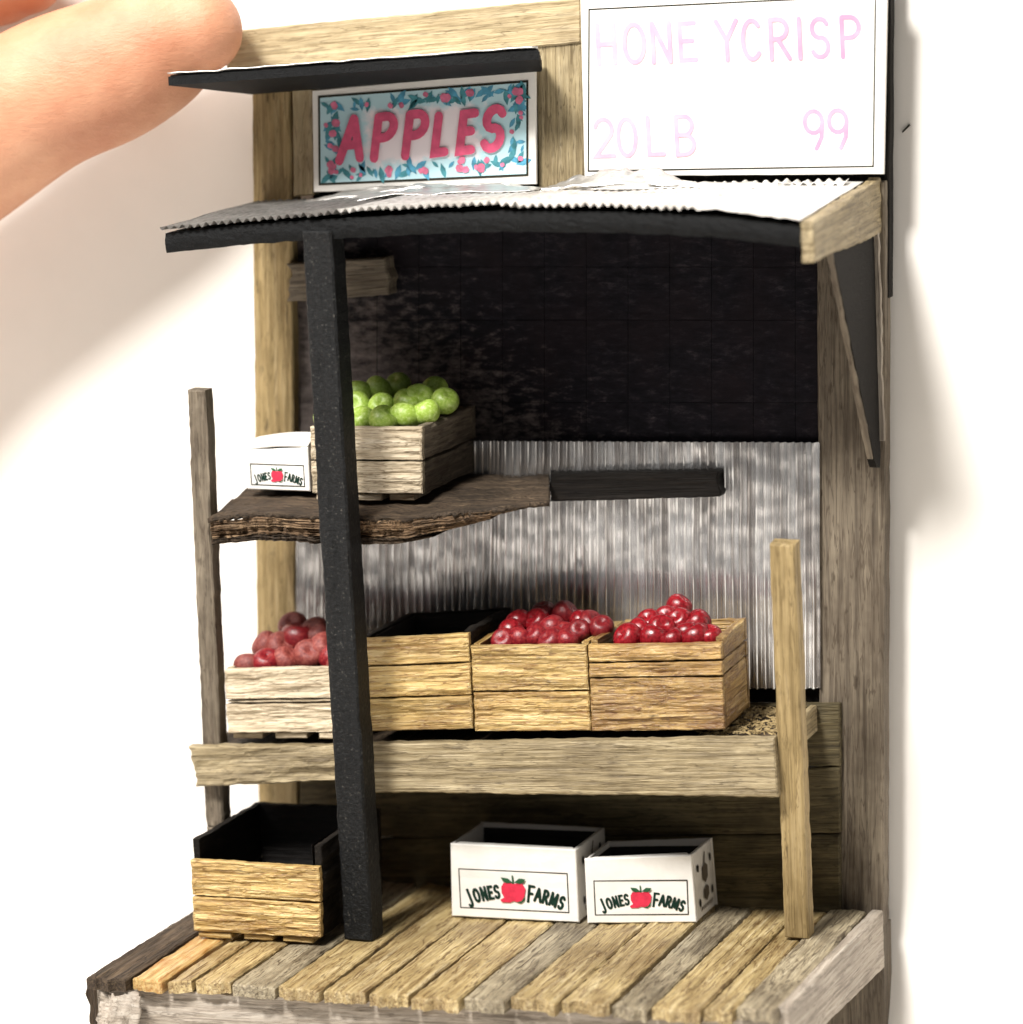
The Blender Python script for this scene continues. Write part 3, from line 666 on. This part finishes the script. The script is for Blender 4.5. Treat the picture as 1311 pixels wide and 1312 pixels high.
# ------------------------------------------------------------------ cardboard apple boxes
def box(label, TL, TR, BR_, BL, depth, side_art, lid=False):
    t = thing('apple_box', label, 'box', (BL+BR_)/2+V((0, depth/2, 0)), 'white cardboard apple boxes')
    dv = V((0, depth, 0)); th = .045; kw = dict(cell=.12, relief=.003, edge=.006, bev=.012)
    tl, tr, br, bl = TL+dv, TR+dv, BR_+dv, BL+dv; o = V((0, th+.003, 0))
    face('front_panel', TL, TR, BR_, BL, th, M['white'], t, 'h', **kw)
    slab('side_panel', BR_+o, br-o, tr-o, TR+o, th, M['white'], t, **kw)
    slab('side_panel', bl-o, BL+o, TL+o, tl-o, th, M['white'], t, **kw)
    slab('back_panel', br, bl, tl, tr, th, M['white'], t, **kw)
    X = (BR_-BL).normalized(); i_ = th+.004
    z = V((0, 0, .03))
    fl_, fr_, br2, bl2 = BL+X*i_+V((0, i_, 0))+z, BR_-X*i_+V((0, i_, 0))+z, br-X*i_-V((0, i_, 0))+z, bl+X*i_-V((0, i_, 0))+z
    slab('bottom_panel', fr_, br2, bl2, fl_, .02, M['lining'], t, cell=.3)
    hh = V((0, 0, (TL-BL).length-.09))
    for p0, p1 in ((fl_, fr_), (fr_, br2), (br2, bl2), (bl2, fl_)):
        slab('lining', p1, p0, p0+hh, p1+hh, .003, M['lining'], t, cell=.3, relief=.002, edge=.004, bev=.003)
    if lid:
        def top(u, v):
            p = (TL*(1-u)+TR*u)*(1-v)+(tl*(1-u)+tr*u)*v
            return p+V((0, 0, .02+.09*math.sin(v*math.pi)**.7+.03*math.sin(u*math.pi)))
        grid('lid', top, 14, 12, M['white'], t, .03)
    else:
        e = V((0, .06, .012))
        slab('rim_flap', TR-X*.02+e*.2, TR-X*.02+e+V((-.05, .02, 0)), TL+X*.02+e+V((.08, .03, 0)), TL+X*.02+e*.2, .012, M['white'], t, cell=.12, relief=.006, edge=.02, bev=.005)
    Yv = ((TL-BL)+(TR-BR_)).normalized(); Z = X.cross(Yv).normalized(); Yv = Z.cross(X)
    F = Flat(BL, X, Yv); Wd = (BR_-BL).length; Hd = (TL-BL).length
    H2 = .66*Hd
    bp = [(.075*Wd, .13*Hd), (.925*Wd, .13*Hd), (.925*Wd, H2), (.075*Wd, H2)]
    F.stroke(bp+[bp[0]], .014, .007, False); F.build('label_border', M['line'], t)
    cx, cy = .5*Wd, .33*Hd; s_ = Wd/1.6
    # arched lettering
    R_ = 1.55*s_; hs = .155*s_
    def arcword(word, x0, x1):
        ws = [G[c][0]*(1.3 if i == 0 else 1) for i, c in enumerate(word)]; gap = .16; tot = sum(ws)+gap*(len(ws)-1); k = (x1-x0)/tot; x = x0
        for i, c in enumerate(word):
            big = 1.3 if i == 0 else 1; xm = x+ws[i]*k/2; th_ = math.asin((xm-cx)/R_)
            y = cy-R_+R_*math.cos(th_)-.03*s_
            F.letter(c, x, y+math.sin(th_)*ws[i]*k/2-(.03*s_ if big > 1 else 0), hs*big, .034*s_, rot=-th_, sx=k/hs*.92, serif=.15); F.build('letter', M['ink'], t)
            x += ws[i]*k+gap*k
    arcword('JONES', cx-.56*s_, cx-.17*s_); arcword('FARMS', cx+.17*s_, cx+.60*s_)
    ap = [(-.15, .07), (-.12, .12), (-.04, .125), (0, .11), (.05, .125), (.12, .115), (.155, .06), (.14, -.03), (.1, -.09), (.04, -.11), (0, -.1), (-.05, -.12), (-.15, -.12), (-.17, -.09), (-.12, -.06), (-.15, 0)]
    F.poly([(cx+x*s_, cy+.03*s_+y*s_) for x, y in ap], .008); F.build('printed_apple', M['inkred'], t)
    for pts in ([(-.15, .19), (-.06, .18), (0, .13), (-.08, .12), (-.13, .15)], [(.16, .18), (.08, .185), (.01, .13), (.09, .12), (.14, .14)], [(.03, -.115), (.1, -.10), (.15, -.03), (.135, -.09), (.09, -.125)]):
        F.poly([(cx+x*s_, cy+.03*s_+y*s_) for x, y in pts], .013)
    F.stroke([(cx, cy+.15*s_), (cx-.005, cy+.24*s_)], .02*s_, .016); F.build('printed_leaves', M['inkgreen'], t)
    if side_art:
        S = Flat(BR_+V((0, 0, 0)), V((0, 1, 0)), (TR-BR_)); D = depth; sh = .0
        for x, y in ((.2, .78), (.2, .24), (.78, .8), (.78, .3)):
            S.poly([(x*D+.035*math.cos(i*.785), y*Hd+.055*math.sin(i*.785)) for i in range(8)], .012)
            S.build('hand_hole', M['lining'], t)
        for y0, y1 in ((.2, .44), (.48, .78)):
            S.poly([(.5*D-.10, y0*Hd+.06), (.5*D, y0*Hd), (.5*D+.10, y0*Hd+.06), (.5*D+.11, y1*Hd-.05), (.5*D+.03, y1*Hd), (.5*D-.09, y1*Hd-.04)], .012)
        S.stroke([(.5*D, .78*Hd), (.55*D, .93*Hd)], .035, .012)
        for k in range(9):
            S.stroke([(.22*D+k*.065*D, .10*Hd), (.22*D+k*.065*D+.02, .16*Hd)], .02, .012, False)
        S.build('printed_mark', M['inkgrey'], t)['kind'] = 'stuff'
    return t
def boxq(pts):
    d0, d1 = -atz(*pts[3], Zp+.01).y, -atz(*pts[2], Zp+.01).y
    return pq(pts, [d0, d1, d1, d0])
box('white Jones Farms box on the platform, taller one nearer the black pole', *boxq([(577, 1081), (738, 1089), (742, 1182), (579, 1174)]), 1.08, True)
box('white Jones Farms box on the platform with dots on its visible side', *boxq([(749, 1101), (886, 1096), (893, 1182), (753, 1183)]), .86, True)
Bu = pq([(314, 577), (394, 573), (397, 630), (317, 627)], [-atz(317, 627, Zu+.02).y, -atz(397, 630, Zu+.02).y, -atz(397, 630, Zu+.02).y, -atz(317, 627, Zu+.02).y])
box('small bright white lidded box on the bark shelf left of green apples', *Bu, .8, False, True)

# ------------------------------------------------------------------ apples
def apple_mesh(k):
    rr = random.Random(k); vs_, fs = [], []; nu, nv = 20, 13
    sq, wob = rr.uniform(.86, .98), rr.uniform(.02, .06)
    for j in range(nv+1):
        ph = math.pi*j/nv
        for i in range(nu):
            th = 2*math.pi*i/nu; r = math.sin(ph)**.92 if 0 < j < nv else 0
            z = math.cos(ph)
            z -= .32*math.exp(-(ph/.33)**2); z += .16*math.exp(-((math.pi-ph)/.33)**2)
            r *= 1+.06*z + wob*math.cos(5*th+k)*(.5-.5*z)*.6 + .03*math.sin(2*th+k*2)
            vs_.append((r*math.cos(th), r*math.sin(th), z*sq))
    for j in range(nv):
        for i in range(nu):
            a, b_ = j*nu+i, j*nu+(i+1) % nu; fs.append((a, a+nu, b_+nu, b_))
    me = bpy.data.meshes.new('apple'); me.from_pydata(vs_, [], fs); me.polygons.foreach_set('use_smooth', [True]*len(fs)); me.update(); return me
def heap(pts, d0, spread, mats, r0, label, toplabel, group, extra=()):
    meshes = []
    for k in range(4):
        me = apple_mesh(k+len(label)); me.materials.append(mats[k % len(mats)]); meshes.append(me)
    ymax = max(y for x, y in pts); ymin = min(y for x, y in pts)
    for n, (x, y) in enumerate(pts):
        d = d0-(ymax-y)*spread + random.uniform(-.03, .03)
        o = link('apple', meshes[n % 4]); r = r0*random.uniform(.9, 1.1)
        o.location = at(x, y, d); o.scale = (r, r, r); o.rotation_euler = (random.uniform(-.9, .9), random.uniform(-.9, .9), random.uniform(0, 6.28))
        lb = toplabel if y == ymin else label
        for w_, f_ in (('leftmost', min), ('rightmost', max)):
            if y != ymin and x == f_(a for a, b_ in pts): lb = w_+' '+label
        tag(o, lb, 'apple', group)
heap([(870, 778), (832, 797), (821, 809), (849, 806), (872, 797), (880, 812), (895, 798), (909, 816), (806, 818), (855, 792), (838, 818), (862, 820), (893, 818)], dc(850)-.32, .016, [M['red']], .178,
     'glossy red apple in the crate at the shelf\'s right end', 'topmost glossy red apple in the right-end crate', 'glossy red apples in the right crate')
heap([(724, 787), (697, 785), (690, 797), (757, 800), (742, 809), (722, 812), (656, 810), (646, 822), (688, 816), (667, 819), (665, 798), (728, 820), (708, 806), (771, 804), (745, 797), (706, 822)], dc(690)-.3, .018, [M['crimson'], M['crimson'], M['red']], .172,
     'crimson apple in the golden crate at mid shelf', 'topmost crimson apple in the golden mid-shelf crate', 'crimson apples in the middle crate')
heap([(376, 803), (340, 827), (381, 818), (405, 811), (396, 840), (367, 846), (342, 850), (318, 853), (416, 831), (360, 829), (428, 845), (440, 850), (432, 822)], dc(360)-.3, .016, [M['rosy'], M['rosy'], M['crimson']], .205,
     'dull rosy apple in the pale crate beside the left post', 'topmost dull rosy apple in the pale crate', 'rosy apples in the pale crate')
heap([(511, 494), (486, 500), (460, 505), (489, 521), (523, 517), (519, 534), (492, 539), (463, 539), (557, 500), (456, 520), (537, 512), (545, 529), (570, 514), (432, 525), (440, 539), (420, 535)], 1.68, .024, [M['green']], .19,
     'green apple in the crate on the bark shelf', 'topmost green apple of the heap on the bark shelf', 'green apples in the upper crate')

# ------------------------------------------------------------------ hand holding the top left corner
def tube(path, n=28):
    """closed tapering limb through (point, radius) pairs"""
    P = [p for p, r in path]; Rr = [r for p, r in path]; vs_, fs = [], []; K = 8*(len(P)-1)
    def cr(a, b_, c, d_, t): return .5*((2*b_)+(c-a)*t+(2*a-5*b_+4*c-d_)*t*t+(3*b_-a-3*c+d_)*t**3)
    C, R2 = [], []
    for k in range(K+1):
        t = k/K*(len(P)-1); i = min(int(t), len(P)-2); f = t-i; g = lambda A, j: A[max(0, min(len(A)-1, j))]
        C.append(cr(g(P, i-1), g(P, i), g(P, i+1), g(P, i+2), f)); R2.append(cr(g(Rr, i-1), g(Rr, i), g(Rr, i+1), g(Rr, i+2), f))
    e = C[-1]-C[-2]; e.normalize(); rE = R2[-1]                  # rounded tip
    for k in range(1, 7):
        a = k/6*math.pi/2*.97; C.append(C[K]+e*rE*.9*math.sin(a)); R2.append(rE*math.cos(a))
    up = V((0, -.3, 1))
    for k, c in enumerate(C):
        tg = (C[min(k+1, len(C)-1)]-C[max(k-1, 0)]).normalized(); s_ = tg.cross(up).normalized(); u_ = s_.cross(tg)
        for i in range(n):
            a = 2*math.pi*i/n; vs_.append(c+(s_*math.cos(a)*.93+u_*math.sin(a))*R2[k])
    m_ = len(C)
    fs = [(k*n+i, k*n+(i+1) % n, (k+1)*n+(i+1) % n, (k+1)*n+i) for k in range(m_-1) for i in range(n)]
    fs += [tuple(range(n-1, -1, -1)), tuple((m_-1)*n+i for i in range(n))]
    return vs_, fs
parts = [tube([(at(-640, 420, 2.8), 1.5), (at(-270, 310, 2.0), 1.2), (at(-90, 222, 1.5), 1.02), (at(45, 130, 1.4), .97), (at(140, 90, 1.2), .93), (at(215, 52, 1.05), .80), (at(258, 36, 1.0), .58)]),   # thumb
         tube([(at(-620, 60, 3.0), 1.1), (at(-380, -60, 2.0), .95), (at(-160, -60, 1.2), .9), (at(-20, -46, .9), .85), (at(30, -44, .85), .65)]),                # index finger
         tube([(at(-700, -20, 4.6), 1.05), (at(-420, -210, 2.9), .9), (at(-180, -215, 1.6), .82), (at(-70, -200, 1.1), .6)]),
         tube([(at(-760, -80, 4.8), 1.0), (at(-500, -330, 3.3), .85), (at(-260, -350, 2.0), .78), (at(-160, -340, 1.5), .56)]),
         tube([(at(-830, -120, 5.0), .9), (at(-620, -430, 3.9), .72), (at(-400, -470, 2.8), .66), (at(-320, -465, 2.4), .5)]),
         tube([(at(-1500, 900, 8), 2.6), (at(-1150, 560, 6.4), 2.3), (at(-900, 250, 5.4), 2.5), (at(-740, 80, 5.0), 2.3)])]
vs_, fs = [], []
for a, b_ in parts:
    n = len(vs_); vs_ += a; fs += [tuple(i+n for i in f) for f in b_]
base = at(-900, 250, 5)
hand = obj_from('hand', [v-base for v in vs_], fs, M['skin'], None, Matrix.Translation(base), True)
md = hand.modifiers.new('skin', 'REMESH'); md.mode = 'VOXEL'; md.voxel_size = .07; md.use_smooth_shade = True
md = hand.modifiers.new('soft', 'SMOOTH'); md.factor = .5; md.iterations = 10
tag(hand, 'bare fingers reaching in from the upper left, one fingertip on the top beam', 'hand')

# a crumb on the sheet, right of the price sign
c0 = at(1162, 165, -.43)
cr_ = slab('crumb', c0+V((-.05, -.01, -.05)), c0+V((.05, -.01, .04)), c0+V((.03, -.01, .055)), c0+V((-.06, -.01, -.03)), .015, M['line'], None, cell=.05, relief=.004, edge=.006, bev=.005)
tag(cr_, 'tiny dark crumb stuck to the white backdrop right of the price card', 'crumb')
